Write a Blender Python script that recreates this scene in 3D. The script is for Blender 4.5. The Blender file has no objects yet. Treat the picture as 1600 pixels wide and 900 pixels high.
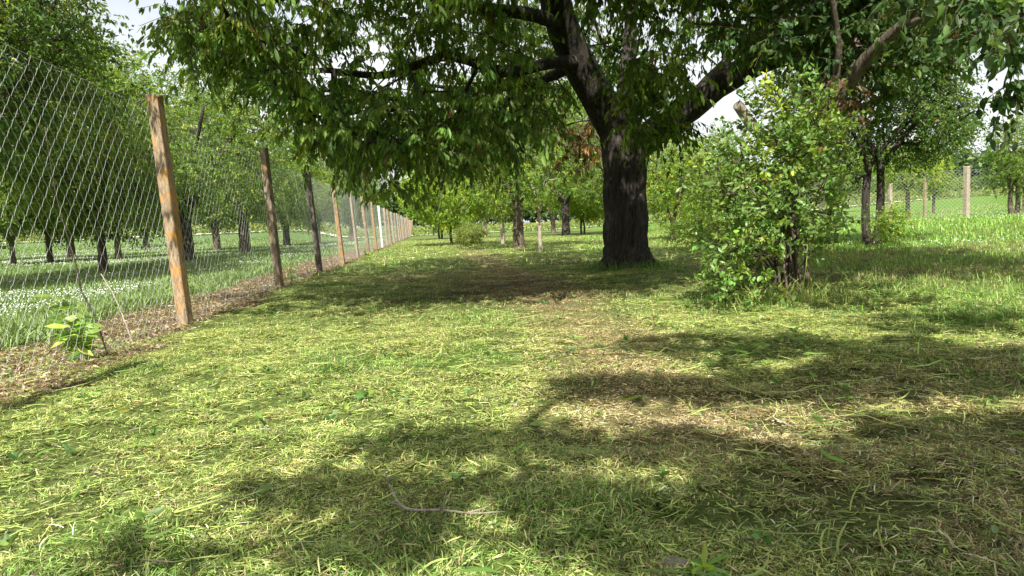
import bpy, math, random
import numpy as np
from mathutils import Vector, Matrix
R = math.radians
rng = np.random.default_rng(11)
random.seed(5)
scn = bpy.context.scene
col = scn.collection

# ------------------------------------------------------------------ camera, light
F = 1100.0                      # focal length in pixels of a 1600 px wide frame
CAM = np.array([0.0, 0.0, 0.80])
PITCH, ROLL = R(5.1), R(2.5)
fwd = np.array([0, math.cos(PITCH), -math.sin(PITCH)])
up0 = np.array([0, math.sin(PITCH), math.cos(PITCH)])
rt0 = np.array([1.0, 0, 0])
rt = rt0 * math.cos(ROLL) - up0 * math.sin(ROLL)
up = rt0 * math.sin(ROLL) + up0 * math.cos(ROLL)
cd = bpy.data.cameras.new('camera')
cam = bpy.data.objects.new('camera', cd); col.objects.link(cam)
cd.sensor_width = 36; cd.lens = 36 * F / 1600; cd.clip_start = 0.05; cd.clip_end = 3000
m = Matrix(((rt[0], up[0], -fwd[0], CAM[0]), (rt[1], up[1], -fwd[1], CAM[1]), (rt[2], up[2], -fwd[2], CAM[2]), (0, 0, 0, 1)))
cam.matrix_world = m
scn.camera = cam

SUN_EL, SUN_AZ = R(48), R(7)    # sunlight travels towards +Y and slightly +X
sd = np.array([math.sin(SUN_AZ) * math.cos(SUN_EL), math.cos(SUN_AZ) * math.cos(SUN_EL), -math.sin(SUN_EL)])
sl = bpy.data.lights.new('sun', 'SUN'); sl.energy = 5.0; sl.angle = R(0.55); sl.color = (1.0, 0.95, 0.86)
so = bpy.data.objects.new('sun', sl); col.objects.link(so)
so.rotation_euler = Vector(sd).to_track_quat('-Z', 'Y').to_euler()
w = bpy.data.worlds.new('World'); scn.world = w; w.use_nodes = True
nt = w.node_tree; nt.nodes.clear()
wo = nt.nodes.new('ShaderNodeOutputWorld'); bg = nt.nodes.new('ShaderNodeBackground')
sky = nt.nodes.new('ShaderNodeTexSky'); sky.sky_type = 'NISHITA'; sky.sun_disc = False
sky.sun_elevation = SUN_EL; sky.sun_rotation = R(180) + SUN_AZ
sky.air_density = 1.2; sky.dust_density = 3.0; sky.ozone_density = 1.0
wtc = nt.nodes.new('ShaderNodeTexCoord'); wno = nt.nodes.new('ShaderNodeTexNoise'); wmp = nt.nodes.new('ShaderNodeMapping')
wmp.inputs['Scale'].default_value = (1.6, 1.6, 4.5); wno.inputs['Scale'].default_value = 1.3; wno.inputs['Detail'].default_value = 6
wcr = nt.nodes.new('ShaderNodeValToRGB'); wcr.color_ramp.elements[0].position = 0.40; wcr.color_ramp.elements[1].position = 0.62
wmx = nt.nodes.new('ShaderNodeMixRGB'); wmx.inputs['Color2'].default_value = (7.4, 7.6, 7.8, 1)
wml = nt.nodes.new('ShaderNodeMath'); wml.operation = 'MULTIPLY_ADD'; wml.inputs[1].default_value = 0.45; wml.inputs[2].default_value = 0.6
nt.links.new(wtc.outputs['Generated'], wmp.inputs['Vector']); nt.links.new(wmp.outputs[0], wno.inputs['Vector'])
nt.links.new(wno.outputs['Fac'], wcr.inputs['Fac']); nt.links.new(wcr.outputs['Color'], wml.inputs[0])
nt.links.new(wml.outputs[0], wmx.inputs['Fac']); nt.links.new(sky.outputs[0], wmx.inputs['Color1'])
nt.links.new(wmx.outputs[0], bg.inputs['Color']); bg.inputs['Strength'].default_value = 0.064
nt.links.new(bg.outputs[0], wo.inputs['Surface'])
scn.view_settings.view_transform = 'Standard'; scn.view_settings.look = 'None'
scn.view_settings.exposure = 1.3; scn.view_settings.gamma = 1.0
try: scn.view_settings.use_curve_mapping = False
except Exception: pass
scn.cycles.max_bounces = 8; scn.cycles.diffuse_bounces = 4; scn.cycles.glossy_bounces = 2
scn.cycles.transmission_bounces = 4; scn.cycles.transparent_max_bounces = 4
scn.cycles.sample_clamp_indirect = 6

# ------------------------------------------------------------------ helpers
def P(px, py, z):               # measured place at forward distance z seen at (px, py)
    d = fwd + rt * (px - 800) / F + up * (450 - py) / F
    return CAM + d * (z / d[1])
def proj(p):
    q = np.asarray(p) - CAM
    z = q @ fwd
    z = np.where(z < 0.05, 0.05, z)
    return 800 + F * (q @ rt) / z, 450 - F * (q @ up) / z
def sm(t):
    t = np.clip(t, 0, 1); return t * t * (3 - 2 * t)
_lat = np.random.default_rng(3).random((256, 256))
def vn(x, y, s, seed=0):        # value noise 0..1
    x = np.asarray(x, float) / s + seed * 17.3 + 1000; y = np.asarray(y, float) / s + seed * 7.7 + 1000
    xi = np.floor(x).astype(int); yi = np.floor(y).astype(int)
    fx = x - xi; fy = y - yi; fx = fx * fx * (3 - 2 * fx); fy = fy * fy * (3 - 2 * fy)
    a = _lat[xi % 256, yi % 256]; b = _lat[(xi + 1) % 256, yi % 256]; c = _lat[xi % 256, (yi + 1) % 256]; d = _lat[(xi + 1) % 256, (yi + 1) % 256]
    return (a * (1 - fx) + b * fx) * (1 - fy) + (c * (1 - fx) + d * fx) * fy
def fbm(x, y, s, seed=0, n=4):
    t = 0; a = 0.5; tot = 0
    for k in range(n):
        t = t + a * vn(x, y, s / 2 ** k, seed + k); tot += a; a *= 0.55
    return t / tot
def U(x, y): return x + 2.27 + 0.113 * y          # distance from the long fence, orchard side positive
def gh(x, y):                                     # ground height
    x = np.asarray(x, float); y = np.asarray(y, float)
    u = U(x, y)
    h = 0.32 * sm((x - 5) / 11) + 1.5 * sm((x - 20) / 40) * sm((y - 10) / 40)
    h = h + 1.5 * sm((-u - 6) / 8) * sm((y - 38) / 60)
    h = h + 1.2 * sm((y - 88) / 70) * (1 - sm((-u - 6) / 8) * sm((y - 38) / 60))
    near = 1 - sm((y - 30) / 30)
    h = h + near * (0.06 * (fbm(x, y, 1.7, 1) - 0.5) + 0.05 * (vn(x, y, 0.45, 5) - 0.5) + 0.028 * (vn(x, y, 0.17, 6) - 0.5))
    h = h - 0.05 * sm(1 - abs(u + 0.8) / 1.0)
    return h
MATS = {}
def nmat(name):
    mt = bpy.data.materials.new(name); mt.use_nodes = True
    n = mt.node_tree; b = n.nodes['Principled BSDF']; MATS[name] = mt
    return mt, n, b, n.nodes['Material Output']
def set_in(b, **k):
    for a, v in k.items():
        a = a.replace('_', ' ')
        if a in b.inputs: b.inputs[a].default_value = v
def leaf_material(name, rough=0.45, trans=0.35, spec=0.4):
    mt, n, b, out = nmat(name)
    at = n.nodes.new('ShaderNodeAttribute'); at.attribute_name = 'col'
    n.links.new(at.outputs['Color'], b.inputs['Base Color'])
    set_in(b, Roughness=rough, Specular_IOR_Level=spec)
    tr = n.nodes.new('ShaderNodeBsdfTranslucent'); mx = n.nodes.new('ShaderNodeMixShader')
    cm = n.nodes.new('ShaderNodeMixRGB'); cm.blend_type = 'MULTIPLY'; cm.inputs['Fac'].default_value = 1
    cm.inputs['Color2'].default_value = (2.3, 2.0, 0.9, 1)
    n.links.new(at.outputs['Color'], cm.inputs['Color1']); n.links.new(cm.outputs[0], tr.inputs['Color'])
    mx.inputs['Fac'].default_value = trans
    n.links.new(b.outputs[0], mx.inputs[1]); n.links.new(tr.outputs[0], mx.inputs[2]); n.links.new(mx.outputs[0], out.inputs['Surface'])
    return mt
M_leaf = leaf_material('leaf', 0.50, 0.45, 0.35)
M_gloss = leaf_material('glossy_leaf', 0.42, 0.36, 0.4)
M_grass = leaf_material('cut_grass', 0.55, 0.22, 0.3)
def bark_material(name, c1, c2, c3, sc=1.0, bump=0.5, zs=0.22, bd=0.03):
    mt, n, b, out = nmat(name)
    tc = n.nodes.new('ShaderNodeTexCoord'); mp = n.nodes.new('ShaderNodeMapping'); mp.inputs['Scale'].default_value = (1, 1, zs)
    n.links.new(tc.outputs['Object'], mp.inputs['Vector'])
    n1 = n.nodes.new('ShaderNodeTexNoise'); n1.inputs['Scale'].default_value = 34 * sc; n1.inputs['Detail'].default_value = 7; n1.inputs['Roughness'].default_value = 0.7
    n2 = n.nodes.new('ShaderNodeTexNoise'); n2.inputs['Scale'].default_value = 5 * sc; n2.inputs['Detail'].default_value = 4
    n.links.new(mp.outputs[0], n1.inputs['Vector']); n.links.new(tc.outputs['Object'], n2.inputs['Vector'])
    r1 = n.nodes.new('ShaderNodeValToRGB'); r1.color_ramp.elements[0].color = (*c1, 1); r1.color_ramp.elements[1].color = (*c2, 1)
    r1.color_ramp.elements[0].position = 0.36; r1.color_ramp.elements[1].position = 0.62
    r2 = n.nodes.new('ShaderNodeValToRGB'); r2.color_ramp.elements[0].position = 0.58; r2.color_ramp.elements[1].position = 0.72
    n.links.new(n1.outputs['Fac'], r1.inputs['Fac']); n.links.new(n2.outputs['Fac'], r2.inputs['Fac'])
    mx = n.nodes.new('ShaderNodeMixRGB'); mx.inputs['Color2'].default_value = (*c3, 1)
    n.links.new(r2.outputs[0], mx.inputs['Fac']); n.links.new(r1.outputs[0], mx.inputs['Color1']); n.links.new(mx.outputs[0], b.inputs['Base Color'])
    bp = n.nodes.new('ShaderNodeBump'); bp.inputs['Strength'].default_value = bump; bp.inputs['Distance'].default_value = bd
    n.links.new(n1.outputs['Fac'], bp.inputs['Height']); n.links.new(bp.outputs[0], b.inputs['Normal'])
    set_in(b, Roughness=0.9, Specular_IOR_Level=0.2)
    return mt
M_bark = bark_material('dark_bark', (0.014, 0.011, 0.009), (0.080, 0.068, 0.056), (0.115, 0.105, 0.09), 0.9, 1.0, 0.13, 0.07)
M_bark2 = bark_material('brown_bark', (0.04, 0.032, 0.025), (0.145, 0.115, 0.085), (0.22, 0.19, 0.14), 1.5, 0.7)
M_pale = bark_material('pale_bark', (0.16, 0.13, 0.10), (0.40, 0.35, 0.28), (0.28, 0.22, 0.15), 1.6, 0.6)
M_wood = bark_material('weathered_wood', (0.13, 0.10, 0.07), (0.30, 0.245, 0.18), (0.55, 0.26, 0.05), 1.4, 0.4)
M_wood_orange = bark_material('lichen_wood', (0.24, 0.14, 0.055), (0.46, 0.29, 0.12), (0.48, 0.38, 0.26), 1.2, 0.4)
M_post = bark_material('lichened_post', (0.13, 0.095, 0.060), (0.34, 0.25, 0.16), (0.36, 0.185, 0.05), 1.3, 0.25)
M_post.node_tree.nodes['Color Ramp.001'].color_ramp.elements[0].position = 0.50; M_post.node_tree.nodes['Color Ramp.001'].color_ramp.elements[1].position = 0.66
M_wood_dark = bark_material('dark_wood', (0.05, 0.042, 0.035), (0.15, 0.125, 0.10), (0.22, 0.18, 0.13), 1.4, 0.4)
M_white = bark_material('whitewashed', (0.5, 0.5, 0.48), (0.75, 0.74, 0.70), (0.40, 0.38, 0.33), 1.0, 0.2)
mt, n, b, out = nmat('galvanised_wire'); M_wire = mt
set_in(b, Base_Color=(0.42, 0.44, 0.43, 1), Metallic=0.3, Roughness=0.45)
mt, n, b, out = nmat('stone'); M_stone = mt
ns_ = n.nodes.new('ShaderNodeTexNoise'); ns_.inputs['Scale'].default_value = 22; ns_.inputs['Detail'].default_value = 6
rs_ = n.nodes.new('ShaderNodeValToRGB'); rs_.color_ramp.elements[0].color = (0.12, 0.10, 0.075, 1); rs_.color_ramp.elements[1].color = (0.28, 0.24, 0.18, 1)
n.links.new(ns_.outputs['Fac'], rs_.inputs['Fac']); n.links.new(rs_.outputs[0], b.inputs['Base Color']); set_in(b, Roughness=0.95)
bs_ = n.nodes.new('ShaderNodeBump'); bs_.inputs['Strength'].default_value = 0.5; bs_.inputs['Distance'].default_value = 0.01
n.links.new(ns_.outputs['Fac'], bs_.inputs['Height']); n.links.new(bs_.outputs[0], b.inputs['Normal'])

def mesh_obj(name, V, faces, mat, parent=None, cols=None, smooth=False):
    """faces: list of int arrays (n,k)"""
    V = np.asarray(V, np.float32)
    me = bpy.data.meshes.new(name)
    me.vertices.add(len(V)); me.vertices.foreach_set('co', V.ravel())
    faces = [np.asarray(f, np.int32) for f in faces if len(f)]
    lt = np.concatenate([np.full(len(f), f.shape[1], np.int32) for f in faces])
    idx = np.concatenate([f.ravel() for f in faces])
    me.loops.add(len(idx)); me.loops.foreach_set('vertex_index', idx)
    me.polygons.add(len(lt)); st = np.zeros(len(lt), np.int32); st[1:] = np.cumsum(lt)[:-1]
    me.polygons.foreach_set('loop_start', st); me.polygons.foreach_set('loop_total', lt)
    me.polygons.foreach_set('use_smooth', np.full(len(lt), smooth, bool))
    me.update(calc_edges=True)
    if cols is not None:
        ca = me.color_attributes.new('col', 'FLOAT_COLOR', 'POINT')
        c4 = np.ones((len(V), 4), np.float32); c4[:, :3] = cols
        ca.data.foreach_set('color', c4.ravel())
    me.materials.append(mat)
    o = bpy.data.objects.new(name, me); col.objects.link(o)
    if parent: o.parent = parent
    return o
def tag(o, label=None, cat=None, group=None, kind=None):
    if label: o['label'] = label
    if cat: o['category'] = cat
    if group: o['group'] = group
    if kind: o['kind'] = kind
    return o
def empty(name, loc, label, cat, group=None):
    o = bpy.data.objects.new(name, None); col.objects.link(o); o.location = loc; o.empty_display_size = 0.2
    return tag(o, label, cat, group)
def copy_tree(o, loc, rz, s, label, group=None):
    c = o.copy(); col.objects.link(c); c.location = loc; c.rotation_euler = (0, 0, rz); c.scale = (s, s, s)
    c['label'] = label
    if group: c['group'] = group
    elif 'group' in c: del c['group']
    for ch in list(o.children):
        k = ch.copy(); col.objects.link(k); k.parent = c
    return c
def norm(a): return a / (np.linalg.norm(a, axis=-1, keepdims=True) + 1e-9)

def tube(path, rad, n=8, rough=0.0, seed=0, flute=0.0):
    path = np.asarray(path, float); rad = np.asarray(rad, float)
    t = norm(np.gradient(path, axis=0)); a = norm(np.cross(t[0], np.array([0.31, 0.95, 0.05])))
    V = []
    for i in range(len(path)):
        a = norm(a - t[i] * float(a @ t[i])); c = np.cross(t[i], a)
        th = np.arange(n) * 2 * np.pi / n
        rr = rad[i] * (1 + flute * np.sin(th * 5 + seed + i * 0.05) * 0.5 + flute * np.sin(th * 9 + 2 * seed) * 0.4
                       + rough * (vn(th * 3 + seed, np.full(n, i * 0.9), 1.0, seed) - 0.5))
        V.append(path[i] + rr[:, None] * (np.cos(th)[:, None] * a + np.sin(th)[:, None] * c))
    V = np.concatenate(V); k = len(path)
    i = np.arange(k - 1)[:, None] * n; j = np.arange(n)[None]
    j2 = (j + 1) % n
    Fq = np.stack([i + j, i + j2, i + n + j2, i + n + j], -1).reshape(-1, 4)
    V = np.concatenate([V, path[-1:]]); tip = len(V) - 1
    jj = np.arange(n); Ft = np.stack([(k - 1) * n + jj, (k - 1) * n + (jj + 1) % n, np.full(n, tip)], -1)
    return V, Fq, Ft
def spline(pts, rads, n=24):
    pts = np.asarray(pts, float); rads = np.asarray(rads, float); k = len(pts)
    e = np.vstack([2 * pts[0] - pts[1], pts, 2 * pts[-1] - pts[-2]])
    out = []; ro = []
    for t in np.linspace(0, k - 1 - 1e-6, n):
        i = int(t); f = t - i; p0, p1, p2, p3 = e[i], e[i + 1], e[i + 2], e[i + 3]
        out.append(0.5 * (2 * p1 + (p2 - p0) * f + (2 * p0 - 5 * p1 + 4 * p2 - p3) * f * f + (3 * p1 - p0 - 3 * p2 + p3) * f ** 3))
        ro.append(rads[i] * (1 - f) + rads[min(i + 1, k - 1)] * f)
    return np.array(out), np.array(ro)
class Acc:
    def __init__(s): s.V = []; s.Q = []; s.T = []; s.C = []; s.n = 0
    def add(s, V, Q=None, T=None, C=None):
        if Q is not None and len(Q): s.Q.append(np.asarray(Q) + s.n)
        if T is not None and len(T): s.T.append(np.asarray(T) + s.n)
        s.V.append(V); s.n += len(V)
        if C is not None: s.C.append(C)
    def build(s, name, mat, parent=None, smooth=False):
        fs = []
        if s.Q: fs.append(np.concatenate(s.Q))
        if s.T: fs.append(np.concatenate(s.T))
        return mesh_obj(name, np.concatenate(s.V), fs, mat, parent, np.concatenate(s.C) if s.C else None, smooth)

def frusta(A, B, ra, rb, n=5):
    d = norm(B - A); ref = np.where(np.abs(d[:, 2:3]) > 0.9, np.array([[1., 0, 0]]), np.array([[0, 0, 1.]]))
    a = norm(np.cross(d, ref)); c = np.cross(d, a)
    th = np.arange(n) * 2 * np.pi / n
    ring = np.cos(th)[None, :, None] * a[:, None] + np.sin(th)[None, :, None] * c[:, None]
    V = np.concatenate([A[:, None] + ring * ra[:, None, None], B[:, None] + ring * rb[:, None, None]], 1)
    N = len(A); base = np.arange(N)[:, None] * 2 * n; j = np.arange(n)[None]; j2 = (j + 1) % n
    Q = np.stack([base + j, base + j2, base + n + j2, base + n + j], -1).reshape(-1, 4)
    return V.reshape(-1, 3), Q

def branching(skel, parent_idx, skel_r, pts, r0=0.006, step=0.35, rg=rng):
    """connect every point to the nearest limb so far; returns twig edges"""
    nodes = [np.array(p) for p in skel]; par = list(parent_idx); cnt = [0.0] * len(nodes)
    cap = len(pts) * 5 + len(nodes) + 10
    arr = np.zeros((cap, 3)); arr[:len(nodes)] = nodes; n = len(nodes)
    pts = np.asarray(pts)
    d0 = np.min(np.linalg.norm(pts[:, None] - arr[None, :n], axis=2), axis=1)
    tips = []
    for q in pts[np.argsort(d0)]:
        dv = q - arr[:n]; dist = np.linalg.norm(dv, axis=1)
        cost = dist + 0.35 * np.clip(-dv[:, 2], 0, 3)
        k = int(np.argmin(cost)); p = arr[k].copy(); L = dist[k]
        if L < 0.05: continue
        ns = int(min(4, max(1, round(L / step)))); prev = k
        for s in range(1, ns + 1):
            f = s / ns; pos = p + (q - p) * f
            pos[2] += 0.16 * L * math.sin(math.pi * f) * 0.8
            if s < ns: pos += rg.normal(0, 0.045 * L, 3)
            arr[n] = pos; par.append(prev); prev = n; n += 1
        tips.append(prev)
    cnt = np.zeros(n); par = np.array(par)
    for t in tips:
        k = t
        while k >= 0 and k >= len(skel):
            cnt[k] += 1; k = par[k]
    ids = np.arange(len(skel), n)
    r = r0 * np.maximum(cnt, 1) ** 0.47
    A = arr[par[ids]]; B = arr[ids]
    mc = np.zeros(n); np.maximum.at(mc, par[ids], r[ids])
    ra = r[ids] * 1.02; rb = np.where(mc[ids] > 0, mc[ids], r0 * 0.5)
    return A, B, ra, rb, arr[np.array(tips)]

def leaves(pos, axis, L, W, colr, acc, fold=0.18, detail=1, rg=rng):
    n = len(pos); axis = norm(axis)
    rnd = norm(rg.normal(0, 1, (n, 3)) + np.array([0, 0, 0.9]))
    wv = norm(np.cross(axis, rnd)); nv = np.cross(wv, axis)
    L = L[:, None]; W = W[:, None]
    if detail >= 2:
        C = pos + axis * 0.5 * L - nv * fold * W; tip = pos + axis * L - nv * 0.12 * L
        L1 = pos + axis * 0.25 * L + wv * W * 0.42; R1 = pos + axis * 0.25 * L - wv * W * 0.42
        L2 = pos + axis * 0.62 * L + wv * W * 0.46 - nv * 0.03 * L; R2 = pos + axis * 0.62 * L - wv * W * 0.46 - nv * 0.03 * L
        V = np.stack([pos, L1, L2, tip, R2, R1, C], 1).reshape(-1, 3)
        b = np.arange(n)[:, None] * 7
        T = np.concatenate([b + np.array([[0, 1, 6]]), b + np.array([[1, 2, 6]]), b + np.array([[2, 3, 6]]), b + np.array([[3, 4, 6]]), b + np.array([[4, 5, 6]]), b + np.array([[5, 0, 6]])])
        acc.add(V, None, T, np.repeat(colr, 7, 0))
    else:
        tip = pos + axis * L - nv * 0.1 * L
        Lp = pos + axis * 0.45 * L + wv * W * 0.5 + nv * fold * W; Rp = pos + axis * 0.45 * L - wv * W * 0.5 + nv * fold * W
        V = np.stack([pos, Lp, tip, Rp], 1).reshape(-1, 3)
        b = np.arange(n)[:, None] * 4
        T = np.concatenate([b + np.array([[0, 1, 2]]), b + np.array([[0, 2, 3]])])
        acc.add(V, None, T, np.repeat(colr, 4, 0))

def leaf_cols(n, base, var=0.3, young=0.12, dead=0.01, rg=rng):
    base = np.array(base)
    c = base[None] * np.exp(rg.normal(0, var, (n, 1)))
    c[:, 0] *= np.exp(rg.normal(0, 0.12, n))
    y = rg.random(n) < young; c[y] = c[y] * np.array([1.9, 1.55, 1.1])
    d = rg.random(n) < dead; c[d] = np.array([0.16, 0.07, 0.03]) * np.exp(rg.normal(0, 0.3, (int(d.sum()), 1)))
    return np.clip(c, 0.004, 0.5)

def clusters(tips, twigs, per, L, W, spread, droop, base, accL, accT, detail=1, centre=None, young=0.12, dead=0.01, leafdown=0.7, var=0.3, rg=rng, twig_r=0.0025):
    """short twigs from every tip, leaves along each"""
    n = len(tips) * twigs
    o = np.repeat(tips, twigs, 0)
    d = rg.normal(0, 1, (n, 3)); d[:, 2] = d[:, 2] * 0.6 - droop * 0.5
    if centre is not None: d += norm(o - centre) * 0.9
    d = norm(d); ln = spread * (0.5 + rg.random((n, 1)))
    mid = o + d * ln * 0.5 + np.array([0, 0, 0.03]) * ln; end = o + d * ln - np.array([0, 0, droop]) * ln * 0.5
    if accT is not None:
        V, Q = frusta(np.concatenate([o, mid]), np.concatenate([mid, end]), np.full(2 * n, twig_r * 1.3), np.full(2 * n, twig_r), 3)
        accT.add(V, Q)
    tt = np.repeat((np.arange(per) + 0.6) / per, n).reshape(per, n).T.reshape(-1, 1) + rg.normal(0, 0.05, (n * per, 1))
    O = np.repeat(o, per, 0); Mm = np.repeat(mid, per, 0); E = np.repeat(end, per, 0)
    p = np.where(tt < 0.5, O + (Mm - O) * tt * 2, Mm + (E - Mm) * (tt * 2 - 1)) + rg.normal(0, 0.012, (n * per, 3))
    ax = norm(rg.normal(0, 1, (n * per, 3))) * 0.8 + np.repeat(d, per, 0) * 0.45 + np.array([0, 0, -leafdown])
    cc = np.repeat(leaf_cols(n, base, var * 0.6, young, 0, rg), per, 0) * np.exp(rg.normal(0, var * 0.6, (n * per, 1)))
    dd = rg.random(n * per) < dead; cc[dd] = np.array([0.15, 0.07, 0.03])
    Ls = L * (0.65 + 0.6 * rg.random(n * per)); Ws = W * (0.7 + 0.5 * rg.random(n * per))
    leaves(p, ax, Ls, Ws, np.clip(cc, 0.004, 0.5), accL, 0.2, detail, rg)

def poisson(n, lo, hi, accept, mind, rg=rng):
    out = np.zeros((0, 3)); lo = np.array(lo); hi = np.array(hi); tries = 0
    cell = {}
    res = []
    while len(res) < n and tries < 60:
        c = lo + (hi - lo) * rg.random((4000, 3)); c = c[accept(c)]; tries += 1
        for q in c:
            k = tuple((q // mind).astype(int)); ok = True
            for dx in (-1, 0, 1):
                for dy in (-1, 0, 1):
                    for dz in (-1, 0, 1):
                        for r_ in cell.get((k[0] + dx, k[1] + dy, k[2] + dz), ()):
                            if (q[0] - r_[0]) ** 2 + (q[1] - r_[1]) ** 2 + (q[2] - r_[2]) ** 2 < mind * mind: ok = False; break
                        if not ok: break
                    if not ok: break
                if not ok: break
            if ok:
                cell.setdefault(k, []).append(q); res.append(q)
                if len(res) >= n: break
    return np.array(res)

# ------------------------------------------------------------------ ground colours (own colour of grass, thatch and soil)
def zone(x, y):
    """returns masks: bare fence strip, thatch (tan), brown, lush"""
    u = U(x, y); wob = (fbm(x, y, 0.9, 21) - 0.5)
    strip = sm((0.30 - u + 0.7 * wob) / 0.35) * sm((u + 1.55 + 0.9 * wob) / 0.4)
    field = 1 - sm((u + 1.55 + 0.9 * wob) / 0.4)
    tx = 0.62 - 0.02 * (y - 3) - 0.085 * np.clip(y - 6, 0, 30)
    track = np.exp(-((x - tx + 0.5 * wob) / 0.42) ** 2) * sm((y - 1.9) / 0.8) * (1 - sm((y - 16) / 12))
    brown = (0.35 + 0.5 * vn(x, y, 0.5, 33)) * sm((x - 0.55 + 1.3 * wob) / 0.5) * (1 - sm((y - 2.7 - 0.25 * x + wob) / 0.7)) + 0.5 * sm((fbm(x, y, 2.3, 31) - 0.53) * 7) * sm((y - 6) / 3) * (1 - sm((y - 18) / 8))
    brown = brown + 0.8 * np.exp(-((x + 0.3) / 1.1) ** 2 - ((y - 9.0) / 2.2) ** 2) + 0.5 * np.exp(-((x - 5.5) / 2.0) ** 2 - ((y - 8.6) / 1.6) ** 2)
    brown = np.clip(brown, 0, 1) * (1 - field)
    lush = sm((x - 2.2 - 0.25 * np.clip(y - 4, -3, 20) + 1.6 * wob) / 1.0) * sm((y - 2.5) / 0.8)
    lush = np.clip(lush + 0.6 * sm((fbm(x, y, 0.8, 41) - 0.55) * 8), 0, 1)
    lush = np.clip(lush + sm((x - 8) / 3), 0, 1)
    return strip, field, np.clip(track, 0, 1), brown, lush
GREEN = np.array([0.112, 0.212, 0.045]); YEL = np.array([0.315, 0.345, 0.105]); TAN = np.array([0.34, 0.28, 0.145])
BRN = np.array([0.13, 0.105, 0.052]); SOIL = np.array([0.055, 0.042, 0.026]); LUSH = np.array([0.13, 0.24, 0.038]); STRIPC = np.array([0.19, 0.135, 0.085])
FIELD = np.array([0.10, 0.165, 0.06])
def mixc(a, b, t): return a + (b - a) * np.asarray(t)[..., None]

# ground sheet, fine near the camera, reaching the horizon
def axis_lines(fine, n, far):
    t = np.linspace(0, 1, n); return fine * n * t + (far - fine * n) * t ** 5
xs = axis_lines(0.055, 230, 900.0); xs = np.concatenate([-xs[:0:-1], xs])
ys = np.concatenate([-axis_lines(0.3, 30, 200.0)[:0:-1], axis_lines(0.05, 420, 1400.0)])
GX, GY = np.meshgrid(xs, ys); gx = GX.ravel(); gy = GY.ravel()
gz = gh(gx, gy)
st, fi, tr, br, lu = zone(gx, gy)
gc = mixc(mixc(YEL[None] * 0.40 + SOIL * 0.4, GREEN[None] * 0.7, 0.5 * np.ones(len(gx))), LUSH[None] * 0.8, lu)
gc = mixc(gc, TAN[None] * 0.6, tr * 0.8); gc = mixc(gc, BRN[None] * 0.7, br * 0.8); gc = mixc(gc, STRIPC[None] * 0.75, st)
gc = mixc(gc, FIELD[None], fi)
farm = sm((gy - 60) / 60); gc = mixc(gc, np.array([[0.17, 0.22, 0.06]]), farm * 0.8)
nx, ny = len(xs), len(ys)
ii = (np.arange(ny - 1)[:, None] * nx + np.arange(nx - 1)[None]).ravel()
mt, n, b, out = nmat('ground_cover'); M_ground = mt
at = n.nodes.new('ShaderNodeAttribute'); at.attribute_name = 'col'
tcg = n.nodes.new('ShaderNodeTexCoord'); g1 = n.nodes.new('ShaderNodeTexNoise'); g1.inputs['Scale'].default_value = 38; g1.inputs['Detail'].default_value = 8; g1.inputs['Roughness'].default_value = 0.75
g2 = n.nodes.new('ShaderNodeTexNoise'); g2.inputs['Scale'].default_value = 1.4; g2.inputs['Detail'].default_value = 5
n.links.new(tcg.outputs['Object'], g1.inputs['Vector']); n.links.new(tcg.outputs['Object'], g2.inputs['Vector'])
rr = n.nodes.new('ShaderNodeValToRGB'); rr.color_ramp.elements[0].position = 0.33; rr.color_ramp.elements[0].color = (0.15, 0.14, 0.12, 1); rr.color_ramp.elements[1].position = 0.68; rr.color_ramp.elements[1].color = (1.5, 1.5, 1.4, 1)
n.links.new(g1.outputs['Fac'], rr.inputs['Fac'])
mm = n.nodes.new('ShaderNodeMixRGB'); mm.blend_type = 'MULTIPLY'; mm.inputs['Fac'].default_value = 1
n.links.new(at.outputs['Color'], mm.inputs['Color1']); n.links.new(rr.outputs[0], mm.inputs['Color2']); n.links.new(mm.outputs[0], b.inputs['Base Color'])
bp = n.nodes.new('ShaderNodeBump'); bp.inputs['Strength'].default_value = 0.8; bp.inputs['Distance'].default_value = 0.03
n.links.new(g1.outputs['Fac'], bp.inputs['Height']); n.links.new(bp.outputs[0], b.inputs['Normal']); set_in(b, Roughness=0.95, Specular_IOR_Level=0.1)
g = mesh_obj('ground', np.stack([gx, gy, gz], 1), [np.stack([ii, ii + 1, ii + nx + 1, ii + nx], 1)], M_ground, None, gc, True)
tag(g, kind='structure')

# gravel road beyond the orchard
mt, n, b, out = nmat('gravel'); set_in(b, Base_Color=(0.50, 0.47, 0.42, 1), Roughness=0.95); M_gravel = mt
t = np.linspace(-160, 200, 181); yc = 86 + 0.02 * t + 3 * np.sin(t / 40); A = Acc()
v0 = np.stack([t, yc - 2.4, gh(t, yc - 2.4) + 0.10], 1); v1 = np.stack([t, yc + 2.4, gh(t, yc + 2.4) + 0.10], 1)
k = np.arange(180); A.add(np.concatenate([v0, v1]), np.stack([k, k + 1, k + 182, k + 181], 1)); tag(A.build('road', M_gravel), kind='structure')

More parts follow.
